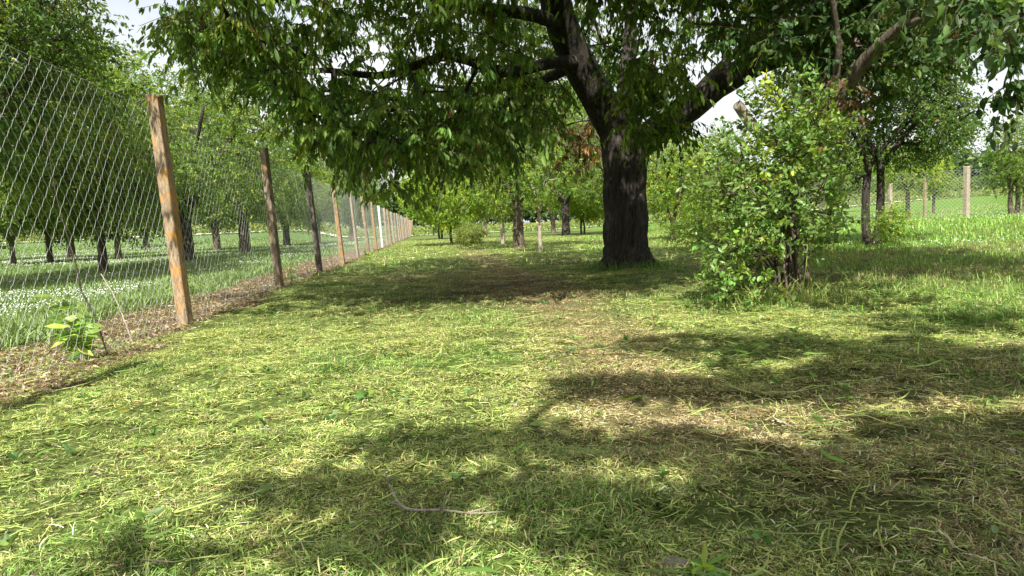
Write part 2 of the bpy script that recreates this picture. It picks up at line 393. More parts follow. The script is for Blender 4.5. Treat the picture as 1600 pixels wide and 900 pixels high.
# ------------------------------------------------------------------ grass
def blades(x, y, z, L, W, lift, colr, acc, segs=2, rg=rng, curl=0.6, az=None):
    """ribbons that start at (x,y,z); lift 0 lying .. 1 upright"""
    n = len(x); az = rg.random(n) * 2 * np.pi if az is None else az
    el = lift * (np.pi / 2)
    bend = rg.normal(0, curl, n); side = np.stack([-np.sin(az), np.cos(az), rg.normal(0, 0.55, n)], 1); side = norm(side)
    p = np.stack([x, y, z], 1); V = []; a = az.copy(); e = el.copy()
    for s in range(segs + 1):
        wd = W * (1.0 if 0 < s < segs else (0.75 if s == 0 else 0.12))
        V.append(p - side * wd[:, None] / 2); V.append(p + side * wd[:, None] / 2)
        d = np.stack([np.cos(a) * np.cos(e), np.sin(a) * np.cos(e), np.sin(e)], 1)
        p = p + d * (L / segs)[:, None]; a = a + bend / segs; e = e - (0.5 + 0.6 * rg.random(n)) * el / segs - 0.10 * rg.normal(0, 1, n)
    V = np.stack(V, 1); m_ = 2 * (segs + 1)
    b_ = np.arange(n)[:, None] * m_; Q = np.concatenate([b_ + np.array([[2 * s, 2 * s + 1, 2 * s + 3, 2 * s + 2]]) for s in range(segs)])
    acc.add(V.reshape(-1, 3), Q, None, np.repeat(colr, m_, 0))
def wedge(n, z0, z1, rg=rng, margin=0.45):
    # area-uniform in the visible wedge
    y = np.sqrt(rg.random(n) * (z1 ** 2 - z0 ** 2) + z0 ** 2); x = (rg.random(n) * 2 - 1) * (0.76 * y + margin)
    return x, y
def mown(n, z0, z1, L0, L1, W0, W1, segs, acc, upfrac=0.25, colvar=0.55):
    x, y = wedge(n, z0, z1)
    st, fi, tr, br, lu = zone(x, y)
    gap = fbm(x, y, 0.16, 131, 3) * 0.6 + fbm(x, y, 0.7, 133, 3) * 0.4
    keep = (rng.random(n) > np.clip(fi + 0.82 * st, 0, 1)) & (rng.random(n) < 0.10 + 1.0 * sm((gap - 0.37) / 0.19))
    x, y, tr, br, lu, st = [q[keep] for q in (x, y, tr, br, lu, st)]; n = len(x)
    hp = fbm(x, y, 0.26, 61)
    z = gh(x, y) + 0.004 + 0.075 * np.clip(hp - 0.30, 0, 1) * rng.random(n) * (1 + 0.6 * lu)
    upm = rng.random(n) < upfrac * (0.6 + 1.2 * lu)
    lift = np.where(upm, 0.45 + 0.5 * rng.random(n), np.abs(rng.normal(0, 0.10, n)))
    L = L0 + (L1 - L0) * rng.random(n) ** 1.8; L = np.where(upm, L * 0.6 * (1 + 0.5 * lu), L)
    L = L * (1 - 0.55 * tr * (rng.random(n) < 0.85))
    W = W0 + (W1 - W0) * rng.random(n)
    c = mixc(GREEN[None], YEL[None], np.clip(0.17 + 0.9 * fbm(x, y, 0.55, 71) * rng.random(n) * 1.7 - 0.5 * lu + 0.25 * tr, 0, 1))
    pt = rng.random(n)
    c = np.where((pt < 0.10 + 0.68 * tr + 0.25 * br)[:, None], TAN[None], c)
    c = np.where(((pt > 0.93 - 0.5 * br - 0.12 * tr))[:, None], BRN[None] * 1.1, c)
    c = c * np.exp(rng.normal(0, colvar, (n, 1))) * (0.62 + 0.75 * fbm(x, y, 0.22, 141, 3))[:, None]
    # combed windrows: clippings tend to lie along the mowing direction
    az = rng.random(n) * 2 * np.pi
    blades(x, y, z, L, W, lift, np.clip(c, 0.01, 0.6), acc, segs, az=az)
A = Acc()
mown(330000, 1.25, 3.1, 0.014, 0.062, 0.0018, 0.0036, 3, A, 0.22)
mown(500000, 3.1, 6.0, 0.016, 0.058, 0.0026, 0.0046, 2, A, 0.2)
mown(500000, 6.0, 13.0, 0.025, 0.07, 0.0045, 0.008, 1, A, 0.25)
mown(220000, 13.0, 50.0, 0.07, 0.17, 0.014, 0.026, 1, A, 0.45)
tag(A.build('grass_clippings', M_grass), 'mown grass and dry clippings covering the orchard floor', 'grass', kind='stuff')
# longer stems and lush standing blades
A = Acc()
n = 6000; x, y = wedge(n, 1.3, 6.5); stz, fi, tr, br, lu = zone(x, y); kp = (rng.random(n) > fi + stz) & (rng.random(n) < 0.12 + 1.3 * sm((fbm(x, y, 0.6, 151) - 0.45) * 5) + 0.5 * lu); x, y = x[kp], y[kp]; n = len(x)
c = mixc(YEL[None] * 1.15, GREEN[None] * 0.9, rng.random(n)) * np.exp(rng.normal(0, 0.2, (n, 1)))
blades(x, y, gh(x, y) + 0.03, 0.08 + 0.13 * rng.random(n), 0.002 + 0.004 * rng.random(n), np.abs(rng.normal(0, 0.07, n)), c, A, 4, curl=0.5)
n = 150; x, y = wedge(n, 1.4, 5.0); c = mixc(GREEN[None] * 0.8, LUSH[None] * 1.3, rng.random(n))
blades(x, y, gh(x, y) + 0.045, 0.06 + 0.09 * rng.random(n), 0.006 + 0.009 * rng.random(n), np.abs(rng.normal(0, 0.05, n)), c, A, 3, curl=0.7)
n = 90000; x = 2 + 26 * rng.random(n); y = 3 + 35 * rng.random(n) ** 1.3; _, _, _, _, lu = zone(x, y)
kp = (rng.random(n) < lu * 0.9) & (x < 0.8 * y + 1); x, y = x[kp], y[kp]; n = len(x)
c = LUSH[None] * np.exp(rng.normal(0, 0.3, (n, 1))) * np.where(rng.random((n, 1)) < 0.3, 1.7, 1.0)
blades(x, y, gh(x, y), 0.05 + 0.09 * rng.random(n), 0.004 + 0.0006 * y, 0.5 + 0.5 * rng.random(n), c, A, 2)
tag(A.build('long_grass', M_grass), 'longer loose stems and lush standing grass blades on the orchard floor', 'grass', kind='stuff')
# field beyond the fence
A = Acc(); n = 260000
y = np.sqrt(rng.random(n) * (60 ** 2 - 3 ** 2) + 9) if False else 3 + 62 * rng.random(n) ** 1.7
x = -(0.80 * y + 1) + rng.random(n) * (0.80 * y + 1 - 2.0); u = U(x, y); _, fi, _, _, _ = zone(x, y); kp = rng.random(n) < fi; x, y = x[kp], y[kp]; n = len(x)
c = mixc(FIELD[None] * 0.9, np.array([[0.19, 0.27, 0.08]]), fbm(x, y, 3.0, 81)) * np.exp(rng.normal(0, 0.3, (n, 1)))
blades(x, y, gh(x, y), 0.08 + 0.10 * rng.random(n), 0.006 + 0.0007 * y, 0.55 + 0.45 * rng.random(n), c, A, 2)
tag(A.build('field_grass', M_grass), 'tall green grass of the field beyond the wire fence', 'grass', kind='stuff')
# white clover heads
mt, n_, b, out = nmat('clover_white'); M_clover = mt
at = n_.nodes.new('ShaderNodeAttribute'); at.attribute_name = 'col'; n_.links.new(at.outputs['Color'], b.inputs['Base Color']); set_in(b, Roughness=0.8)
def flowers(x, y, name, label, hh=0.14):
    n = len(x); s = 0.008 + 0.00038 * y * (0.3 + 1.1 * rng.random(n)); z = gh(x, y) + hh * (0.6 + 0.5 * rng.random(n)); c = np.stack([x, y, z], 1)
    dirs = np.array([[1, 0, 0], [-1, 0, 0], [0, 1, 0], [0, -1, 0], [0, 0, 1], [0, 0, -1.]])
    V = (c[:, None] + dirs[None] * s[:, None, None]).reshape(-1, 3); b_ = np.arange(n)[:, None] * 6
    T = np.concatenate([b_ + np.array([t]) for t in ([0, 2, 4], [2, 1, 4], [1, 3, 4], [3, 0, 4], [2, 0, 5], [1, 2, 5], [3, 1, 5], [0, 3, 5])])
    a = Acc(); a.add(V, None, T, np.repeat(np.array([[0.60, 0.63, 0.58]]) * (0.75 + 0.3 * rng.random((n, 1))), 6, 0))
    return tag(a.build(name, M_clover, None, True), label, 'flowers', kind='stuff')
n = 42000; y = 5 + 50 * rng.random(n) ** 1.3; x = -(0.80 * y + 1) + rng.random(n) * (0.80 * y); v = U(x, y)
kp = (v < -2.0) & (rng.random(n) < np.clip((fbm(x * 0.4, y, 1.7, 91) - 0.52) * 5, 0.008, 0.7)); flowers(x[kp], y[kp], 'field_clover', 'white clover heads scattered through the field beyond the fence')
n = 5200; y = 9 + 18 * rng.random(n); x = y * (0.35 + 0.45 * rng.random(n)); kp = (x > 7) & (rng.random(n) < np.clip((fbm(x, y, 1.6, 93) - 0.5) * 1.5, 0.01, 0.25)); flowers(x[kp], y[kp], 'clover', 'small pale flowers in the grass before the far fence', 0.10)
# leaf litter and soil crumbs along the fence foot
A = Acc(); n = 26000; y = 2.5 + 36 * rng.random(n) ** 1.6; u = -1.45 + 1.7 * rng.random(n); x = u - 2.27 - 0.113 * y
kp = rng.random(n) < zone(x, y)[0]; x, y = x[kp], y[kp]; n = len(x)
cc = np.array([[0.27, 0.19, 0.12], [0.17, 0.11, 0.07], [0.36, 0.30, 0.23], [0.10, 0.075, 0.045]])[rng.integers(0, 4, n)] * np.exp(rng.normal(0, 0.25, (n, 1)))
ax = rng.normal(0, 1, (n, 3)); ax[:, 2] *= 0.3
leaves(np.stack([x, y, gh(x, y) + 0.012], 1), ax, 0.018 + 0.035 * rng.random(n) + 0.0008 * y, 0.010 + 0.016 * rng.random(n), cc, A)
tag(A.build('leaf_litter', M_grass), 'brown leaf litter on the bare soil under the wire fence', 'leaf litter', kind='stuff')

# ------------------------------------------------------------------ fences
def wire_mesh(p0, d, length, lean, height, name, parent, pitch=0.125, r=0.00105, skip=0.04):
    """woven zigzag wires of a chain link fence, in the plane of d and the leaning up vector"""
    d = np.array([d[0], d[1]]) / math.hypot(*d); nrm = np.array([-d[1], d[0], 0])
    h2 = pitch / 2; K = int(length / h2); nz = int((height - skip) / h2)
    k = np.arange(K)[:, None]; j = np.arange(nz + 1)[None]
    s = (k + ((j + k) % 2)) * h2 + 0 * j
    s = k * h2 * 1.0 + np.where((j + k) % 2 == 0, 0.0, h2) + 0 * j
    h = skip + j * h2 + 0 * k
    sag = 0.02 * np.sin(s * 1.65) * (h / height) + 0.03 * (fbm(s, h, 1.3, 5) - 0.5)
    x = p0[0] + d[0] * s; y = p0[1] + d[1] * s; g0 = gh(x, y)
    off = np.where((j + k) % 2 == 0, -1, 1) * 0.0032 + sag + lean * h
    Pn = np.stack([x + nrm[0] * off, y + nrm[1] * off, g0 + h + 0.04 * (fbm(s, h, 0.6, 15) - 0.5)], -1)
    A_ = Pn[:, :-1].reshape(-1, 3); B_ = Pn[:, 1:].reshape(-1, 3)
    a = Acc(); V, Q = frusta(A_, B_, np.full(len(A_), r), np.full(len(A_), r), 4); a.add(V, Q)
    # selvage wires along top and middle
    for hh in (height - 0.02, 0.1):
        s2 = np.arange(0, length, 0.5); x2 = p0[0] + d[0] * s2; y2 = p0[1] + d[1] * s2
        q = np.stack([x2 + nrm[0] * lean * hh, y2 + nrm[1] * lean * hh, gh(x2, y2) + hh - 0.012 * np.abs(np.sin(s2 * np.pi / 3.8))], 1)
        V, Q = frusta(q[:-1], q[1:], np.full(len(q) - 1, r * 1.1), np.full(len(q) - 1, r * 1.1), 4); a.add(V, Q)
    return a.build(name, M_wire, parent)
def post(base, w_, d_, h, leanx, leany, yaw, mat, parent, bev=0.005, seed=0):
    a = Acc(); ns = 14; prof = []
    hw, hd = w_ / 2, d_ / 2
    ring = [(-hw + bev, -hd), (hw - bev, -hd), (hw, -hd + bev), (hw, hd - bev), (hw - bev, hd), (-hw + bev, hd), (-hw, hd - bev), (-hw, -hd + bev)]
    V = []
    cy, sy = math.cos(yaw), math.sin(yaw)
    for i in range(ns + 1):
        z = -0.15 + (h + 0.15) * i / ns; f = max(0, z)
        for j, (px_, py_) in enumerate(ring):
            wob = 1 + 0.05 * (vn(j * 1.7, z * 2.5, 1, seed) - 0.5)
            qx, qy = px_ * wob, py_ * wob
            top = (0.02 * math.sin(j * 2 + seed) if i == ns else 0)
            V.append((base[0] + qx * cy - qy * sy + leanx * f, base[1] + qx * sy + qy * cy + leany * f, base[2] + z + top))
    V.append((base[0] + leanx * h, base[1] + leany * h, base[2] + h + 0.006))
    k = 8; i = np.arange(ns)[:, None] * k; j = np.arange(k)[None]; j2 = (j + 1) % k
    Q = np.stack([i + j, i + j2, i + k + j2, i + k + j], -1).reshape(-1, 4); jj = np.arange(k)
    T = np.stack([ns * k + jj, ns * k + (jj + 1) % k, np.full(k, len(V) - 1)], 1)
    a.add(np.array(V), Q, T); return a.build('post', mat, parent)
f1 = empty('wire_fence', (0, 0, 0), 'long chain link fence on weathered wooden posts running into the distance', 'fence')
fd = np.array([-0.113, 1.0]); fd = fd / np.linalg.norm(fd); FL = -0.035
kinds = [M_wood, M_post, M_wood, M_wood_dark, M_wood_orange, M_wood, M_wood_dark, M_wood_orange, M_white]
for i in range(26):
    y = 2.7 + 3.8 * i
    if i >= 12 and i % 2: pass
    x = -2.27 - 0.113 * y + 0.03
    mat = [M_wood, M_post, M_wood, M_wood_dark, M_post, M_pale, M_wood, M_post, M_white][i] if i < 9 else [M_wood, M_pale, M_post, M_pale][i % 4]
    wd = 0.105 if i < 2 else (0.095 if i != 5 else 0.06)
    post((x - 0.07 * (i == 1), y, float(gh(x, y))), wd, 0.10, 2.0 + random.uniform(-0.04, 0.05) + 0.05 * (i == 1), -0.05 + random.uniform(-0.018, 0.01), random.uniform(-0.02, 0.03), random.uniform(-0.22, 0.0), mat, f1, seed=i)
for y0 in (-4.0,):
    p0 = (-2.27 - 0.113 * y0 - 0.02, y0); wire_mesh(p0, fd, 104, 0.05, 2.0, 'chain_link', f1)
f2 = empty('boundary_fence', (0, 0, 0), 'short stretch of chain link fence across the sunny grass', 'fence')
q0 = np.array([31.0, 20.0]); q1 = np.array([11.5, 31.5]); fl = np.linalg.norm(q1 - q0); dd = (q1 - q0) / fl
wire_mesh(q0, dd, fl, 0.0, 1.9, 'chain_link', f2, pitch=0.14, r=0.0028)
for s_, mt_ in ((0.1, M_wood), (5.1, M_wood), (10.2, M_wood), (14.6, M_pale), (18.6, M_white), (fl, M_pale)):
    q = q0 + dd * s_; pass
# the tall post sits where the photo shows it
for px_, zz, hh, mt_, wd in ((1512, 25.3, 2.02, M_pale, 0.17), (1393, 30.0, 1.5, M_pale, 0.13), (1604, 22.6, 1.95, M_wood, 0.14), (1700, 20.5, 1.95, M_wood, 0.14), (1447, 27.8, 1.6, M_wood, 0.09)):
    t_ = (px_ - 800) / F
    # intersection of that bearing with the fence line
    s_ = (q0[1] * t_ - q0[0]) / (dd[0] - dd[1] * t_); q = q0 + dd * s_
    post((q[0], q[1], float(gh(q[0], q[1]))), wd, wd, hh, 0, 0, 0.3, mt_, f2, seed=int(px_))

# ------------------------------------------------------------------ the big cherry tree
def limbs(defs, n=26, sides=14, flute=0.05):
    """defs: list of (points, radii); returns Acc and skeleton nodes with parents"""
    a = Acc(); sk = []; par = []
    for k, (pts, rad) in enumerate(defs):
        pth, rr_ = spline(pts, rad, n)
        pth = pth + np.stack([fbm(np.linspace(0, 6, n), np.full(n, k * 3.1 + s), 1.0, 7 + s) - 0.5 for s in range(3)], 1) * rr_[:, None] * 0.32 * np.clip(np.linspace(0, 4, n), 0, 1)[:, None]
        V, Q, T = tube(pth, rr_, sides, 0.10, k, flute if rr_[0] > 0.1 else 0.0); a.add(V, Q, T)
        for i in range(1 if k else n // 3, n, 2):
            sk.append(pth[i]); par.append(-1)
    return a, sk, par
def gp(px, py, z, dz=0):      # ground point under a measured base
    p = P(px, py, z); return np.array([p[0], p[1], float(gh(p[0], p[1])) + dz])
T0 = gp(982, 424, 11.5, -0.15)
main = empty('cherry_tree', (T0[0], T0[1], T0[2] + 0.15), 'huge old cherry tree with thick black forked trunk and drooping leaves', 'tree')
mb = Vector(main.location)
defs = [
 ([T0, gp(982, 424, 11.5, 0.12), P(981, 385, 11.5), P(980, 320, 11.5), P(978, 260, 11.5), P(975, 205, 11.5), P(968, 175, 11.5)], [0.50, 0.40, 0.36, 0.345, 0.335, 0.35, 0.24]),
 ([P(975, 232, 11.5), P(950, 180, 11.4), P(922, 128, 11.2), P(893, 70, 10.9), P(868, 5, 10.5), P(850, -90, 10.0), P(820, -200, 9.5)], [0.27, 0.28, 0.255, 0.235, 0.22, 0.16, 0.08]),
 ([P(988, 240, 11.5), P(1025, 205, 11.4), P(1070, 172, 11.2), P(1125, 130, 11.0), P(1180, 100, 10.8), P(1255, 78, 10.4), P(1340, 45, 10.0), P(1430, 0, 9.6)], [0.20, 0.235, 0.225, 0.20, 0.185, 0.12, 0.09, 0.05]),
 ([P(972, 195, 11.6), P(980, 120, 12.0), P(985, 40, 12.4), P(990, -60, 12.8), P(1000, -180, 13)], [0.16, 0.13, 0.11, 0.09, 0.05]),
 ([P(1160, 108, 10.9), P(1185, 60, 10.8), P(1200, 0, 10.7), P(1225, -100, 10.4)], [0.12, 0.12, 0.10, 0.05]),
 ([P(905, 95, 11.0), P(860, 98, 10.4), P(790, 112, 9.7), P(700, 88, 9.0), P(600, 118, 8.4), P(500, 110, 7.9), P(430, 130, 7.6)], [0.11, 0.085, 0.07, 0.055, 0.042, 0.028, 0.012]),
 ([P(880, 40, 10.7), P(820, 20, 9.8), P(740, 15, 9.0), P(640, -10, 8.2), P(520, -20, 7.4), P(400, 10, 6.9)], [0.10, 0.09, 0.07, 0.05, 0.035, 0.015]),
 ([P(868, 0, 10.5), P(880, -60, 9.2), P(930, -110, 8.0), P(1000, -140, 7.0)], [0.10, 0.08, 0.06, 0.02]),
 ([P(905, 100, 11.1), P(830, 130, 11.8), P(740, 140, 12.6), P(650, 130, 13.3)], [0.09, 0.07, 0.05, 0.02]),
 ([P(1070, 172, 11.2), P(1110, 120, 12.2), P(1180, 60, 13.2), P(1260, 30, 14.2)], [0.10, 0.08, 0.06, 0.03]),
]
for k_, an in enumerate((0.3, 1.5, 2.6, 3.7, 4.6, 5.6)):      # root flare
    e_ = np.array([math.cos(an), math.sin(an), 0]); c0 = np.array([T0[0], T0[1], T0[2] + 0.15])
    defs.append(([c0 + e_ * 0.22 + (0, 0, 0.55), c0 + e_ * 0.33 + (0, 0, 0.2), c0 + e_ * 0.52 + (0, 0, 0.02), c0 + e_ * (0.66 + 0.08 * (k_ % 3)) + (0, 0, -0.08)], [0.06, 0.10, 0.075, 0.03]))
defs = [([np.asarray(p) - np.array(mb) for p in a_], b_) for a_, b_ in defs]
accT, sk, par = limbs(defs, 30, 24, 0.07)
lx = [-400, 200, 245, 270, 300, 350, 400, 440, 480, 520, 560, 600, 640, 680, 720, 760, 800, 850, 900, 940, 1000, 1040, 1080, 1130, 1200, 1300, 1500, 1600, 2000]
ly = [-200, -100, 5, 50, 70, 100, 125, 150, 195, 225, 250, 268, 258, 250, 245, 240, 215, 190, 150, 120, 140, 140, 100, 75, 85, 70, 60, 60, 60]
cen = np.array([0.9, 9.3, 3.7]); rad_ = np.array([6.4, 6.6, 4.4])
def acc_main(c):
    q = (c - cen) / rad_; r2 = (q ** 2).sum(1); px_, py_ = proj(c)
    ok = (r2 < 1) & (c[:, 2] > 1.05) & (c[:, 1] + 0.9 * c[:, 2] > 7.2 + 0.9 * (vn(c[:, 0], c[:, 0] * 0, 0.8, 9) - 0.5))
    ok &= ~((py_ > 0) & (c[:, 1] < 6.2))
    ok &= ~((c[:, 0] > 1.2) & (c[:, 0] < 3.9) & (c[:, 1] + 0.9 * c[:, 2] < 8.5))
    ok &= py_ < np.interp(px_, lx, ly) + 120 * (vn(px_, c[:, 1] * 60, 38, 3) - 0.55)
    # hollow centre close to the trunk fork
    ok &= ~((np.hypot(c[:, 0] - T0[0], c[:, 1] - T0[1]) < 0.9) & (c[:, 2] < 3.2))
    # open air in front of the fork and the two great limbs
    lim = np.interp(py_, [-100, 0, 70, 128, 180, 232], [850, 868, 893, 922, 950, 975]); limr = np.interp(px_, [988, 1070, 1180, 1255, 1300], [225, 172, 100, 78, 60])
    ok &= ~((np.abs(px_ - lim) < 72) & (py_ > -60) & (c[:, 1] < 11.3))
    ok &= ~((np.abs(py_ - limr) < 52) & (px_ > 985) & (px_ < 1230) & (c[:, 1] < 11.3))
    # the sky gap left of the crown and gaps between boughs
    ok &= ~((px_ < 262) & (py_ < 60) & (py_ > -150))
    ok &= fbm(c[:, 0] + c[:, 2] * 0.7, c[:, 1] - c[:, 2] * 0.5, 1.3, 12, 3) > 0.42 + 0.06 * (r2 < 0.35)
    return ok
pts = poisson(2600, cen - rad_, cen + rad_, acc_main, 0.34)
px_, py_ = proj(pts); pts = pts[~((py_ > -50) & (rng.random(len(pts)) < np.interp(px_, [300, 500, 720, 850], [0.45, 0.36, 0.2, 0.0])))]
# the low fringe in front is thicker
frg = []
rgf = np.random.default_rng(8)
for _ in range(190):
    px_ = rgf.uniform(255, 880); z_ = rgf.uniform(6.2, 9.5); yl = np.interp(px_, lx, ly); py_ = yl - abs(rgf.normal(0, 45))
    py_ += 60 * (float(vn(px_, z_ * 60, 38, 3)) - 0.5)
    if py_ > 5 and not (px_ > 820 and py_ < 200): frg.append(P(px_, py_, z_))
for _ in range(40):
    px_ = rgf.uniform(980, 1070); frg.append(P(px_, rgf.uniform(90, 215), rgf.uniform(8.5, 10.5)))
for _ in range(1500):     # dense outer canopy reaching forward over the open grass
    q = np.array([rgf.uniform(-1.8, 6.5), rgf.uniform(3.6, 9.0), rgf.uniform(3.0, 6.0)])
    if q[1] + 0.9 * q[2] > (9.0 if 1.2 < q[0] < 3.9 else 7.6) + rgf.uniform(0, 0.5) and proj(q)[1] < -30 and (((q - cen) / (rad_ * 1.05)) ** 2).sum() < 1: frg.append(q)
pts = np.concatenate([pts, np.array(frg)]) - np.array(mb)
Ae, Be, ra, rb, tips = branching(sk, par, None, pts, r0=0.0045)
V, Q = frusta(Ae, Be, ra, rb, 5); accT.add(V, Q)
accL = Acc()
clusters(tips, 5, 15, 0.096, 0.035, 0.36, 0.45, (0.086, 0.152, 0.024), accL, accT, 2, None, 0.10, 0.004, 1.35, 0.33)
accT.build('trunk', M_bark, main, True); accL.build('crown', M_leaf, main)
print('main tips', len(tips))
# withered brown spray
accD = Acc(); dt = np.array([P(rgf.uniform(865, 935), rgf.uniform(185, 265), rgf.uniform(13.2, 14.2)) for _ in range(26)]) - np.array(mb)
sk2 = [P(905, 150, 12.6) - np.array(mb), P(900, 120, 12.0) - np.array(mb)]
Ae, Be, ra, rb, tp = branching(sk2, [-1, -1], None, dt, r0=0.005); accDT = Acc(); V, Q = frusta(Ae, Be, ra, rb, 4); accDT.add(V, Q)
clusters(tp, 4, 12, 0.11, 0.035, 0.3, 0.5, (0.115, 0.085, 0.035), accD, accDT, 1, None, 0.1, 0, 1.4, 0.4)
accDT.build('withered_twigs', M_bark2, main); accD.build('withered_leaves', M_leaf, main)

# ------------------------------------------------------------------ leaning old tree by the shrub
B0 = gp(1232, 466, 6.6, -0.08)
lean = empty('leaning_tree', (B0[0], B0[1], B0[2] + 0.08), 'old tree with peeling leaning limbs rising out of the leafy shrub', 'tree')
lb = np.array(lean.location)
defs = [
 ([B0, P(1234, 420, 6.6), P(1238, 360, 6.6), P(1243, 290, 6.65), P(1250, 240, 6.7)], [0.09, 0.075, 0.07, 0.07, 0.07]),
 ([P(1247, 262, 6.68), P(1225, 238, 6.7), P(1200, 217, 6.7), P(1178, 200, 6.68), P(1166, 182, 6.66), P(1152, 163, 6.6)], [0.06, 0.06, 0.056, 0.052, 0.05, 0.046]),
 ([P(1247, 262, 6.68), P(1270, 215, 6.6), P(1300, 165, 6.4), P(1340, 110, 6.2), P(1380, 65, 5.9), P(1430, 15, 5.6), P(1480, -60, 5.2)], [0.07, 0.07, 0.08, 0.07, 0.05, 0.035, 0.02]),
 ([P(1300, 165, 6.4), P(1310, 80, 6.2), P(1300, 0, 6.0), P(1290, -80, 5.8)], [0.035, 0.03, 0.022, 0.015]),
 ([P(1400, 45, 5.8), P(1470, 20, 5.2), P(1540, -10, 4.7), P(1600, -20, 4.3)], [0.035, 0.028, 0.02, 0.012]),
]
defs = [([np.asarray(p) - lb for p in a_], b_) for a_, b_ in defs]
aT, sk, par = limbs([defs[0], defs[2], defs[3], defs[4]], 22, 12, 0.05)
aP, sk3, _ = limbs([defs[1]], 22, 12, 0.0)
pts = []
for _ in range(430): pts.append(P(rgf.uniform(1120, 1560), rgf.uniform(-420, 100), rgf.uniform(6.4, 9.5)))
for _ in range(50): pts.append(P(rgf.uniform(1380, 1600), rgf.uniform(-140, 40), rgf.uniform(3.9, 5.4)))
for _ in range(10): pts.append(P(rgf.uniform(1530, 1640), rgf.uniform(20, 95), rgf.uniform(4.0, 4.8)))
for _ in range(5): pts.append(P(rgf.uniform(1560, 1600), rgf.uniform(105, 165), rgf.uniform(4.2, 4.7)))
for _ in range(14): pts.append(P(rgf.uniform(1270, 1420), rgf.uniform(90, 190), rgf.uniform(6.2, 7.5)))
for _ in range(90): pts.append(P(rgf.uniform(1200, 1450), rgf.uniform(-60, 110), rgf.uniform(6.1, 6.6)))
pts = [p for p in pts if p[1] < 5.6 or p[1] + 0.9 * p[2] > 7.9 or not 1.2 < p[0] < 3.6]
Ae, Be, ra, rb, tips = branching(sk, par, None, np.array(pts) - lb, r0=0.003)
V, Q = frusta(Ae, Be, ra, rb, 5); aT.add(V, Q); aL = Acc()
clusters(tips, 4, 10, 0.075, 0.042, 0.25, 0.2, (0.05, 0.10, 0.028), aL, aT, 2, None, 0.15, 0.01, 0.7, 0.3, twig_r=0.002)
aT.build('trunk', M_bark2, lean, True); aP.build('pale_limb', M_pale, lean, True); aL.build('crown', M_leaf, lean)
aD = Acc(); dp = np.array([P(rgf.uniform(1270, 1350), rgf.uniform(110, 190), rgf.uniform(6.1, 6.5)) for _ in range(40)]) - lb
clusters(dp, 1, 7, 0.07, 0.03, 0.12, 0.6, (0.12, 0.075, 0.04), aD, None, 1, None, 0, 0, 1.2, 0.4); aD.build('dry_leaves', M_leaf, lean)

# ------------------------------------------------------------------ leafy shrub of suckers
S0 = gp(1222, 474, 6.25)
sh = empty('shrub', tuple(S0), 'leafy green shrub of upright suckers with a bundle of dark stems', 'shrub')
aT = Acc(); aL = Acc(); tips = []; Es = []
env = [(1225, 200, 78), (1270, 215, 62), (1210, 260, 88), (1265, 290, 78), (1172, 320, 56), (1150, 270, 60), (1215, 335, 88), (1165, 400, 62), (1190, 440, 60), (1118, 290, 26), (1285, 340, 45), (1150, 365, 46), (1300, 230, 40), (1180, 455, 45), (1150, 420, 42), (1140, 385, 30), (1215, 380, 60), (1185, 420, 50), (1280, 385, 30)]
rs = np.random.default_rng(21)
for cx, cy, rr_ in env:
    for _ in range(int(rr_ * rr_ / 175)):
        a_ = rs.random() * 6.28; r_ = rr_ * math.sqrt(rs.random())
        ax_, ay_ = cx + r_ * math.cos(a_), cy + r_ * math.sin(a_)
        if 1208 < ax_ < 1268 and ay_ > 385 and rs.random() < 0.8: continue
        q = P(ax_, ay_, 6.25 + rs.uniform(-0.5, 0.45))
        tips.append(q - S0)
tips = np.array(tips)
for _ in range(26):
    a_ = rs.random() * 6.28; r_ = 0.17 * math.sqrt(rs.random()); b_ = np.array([0.08 + r_ * math.cos(a_), r_ * math.sin(a_), -0.05])
    t_ = tips[rs.integers(len(tips))]
    end = np.array([t_[0] * 0.85, t_[1] * 0.8, max(t_[2], 0.5)])
    mid = b_ * 0.5 + end * 0.5 + np.array([(b_[0] - end[0]) * 0.30, (b_[1] - end[1]) * 0.3, 0.1])
    pth, rr_ = spline([b_, mid, end], [0.013, 0.009, 0.004], 10); V, Q, T = tube(pth, rr_, 6); aT.add(V, Q, T)
    Es += [p for p in pth[3:]]
Ae, Be, ra, rb, tp = branching(Es, [-1] * len(Es), None, tips, r0=0.003, step=0.2, rg=rs)
V, Q = frusta(Ae, Be, ra, rb, 4); aT.add(V, Q)
clusters(tp, 3, 9, 0.056, 0.033, 0.23, 0.0, (0.125, 0.215, 0.045), aL, aT, 2, np.array([0, 0, 0.4]), 0.10, 0.004, 0.1, 0.28, rg=rs, twig_r=0.0016)
aT.build('stems', M_bark2, sh, True); aL.build('foliage', M_gloss, sh)

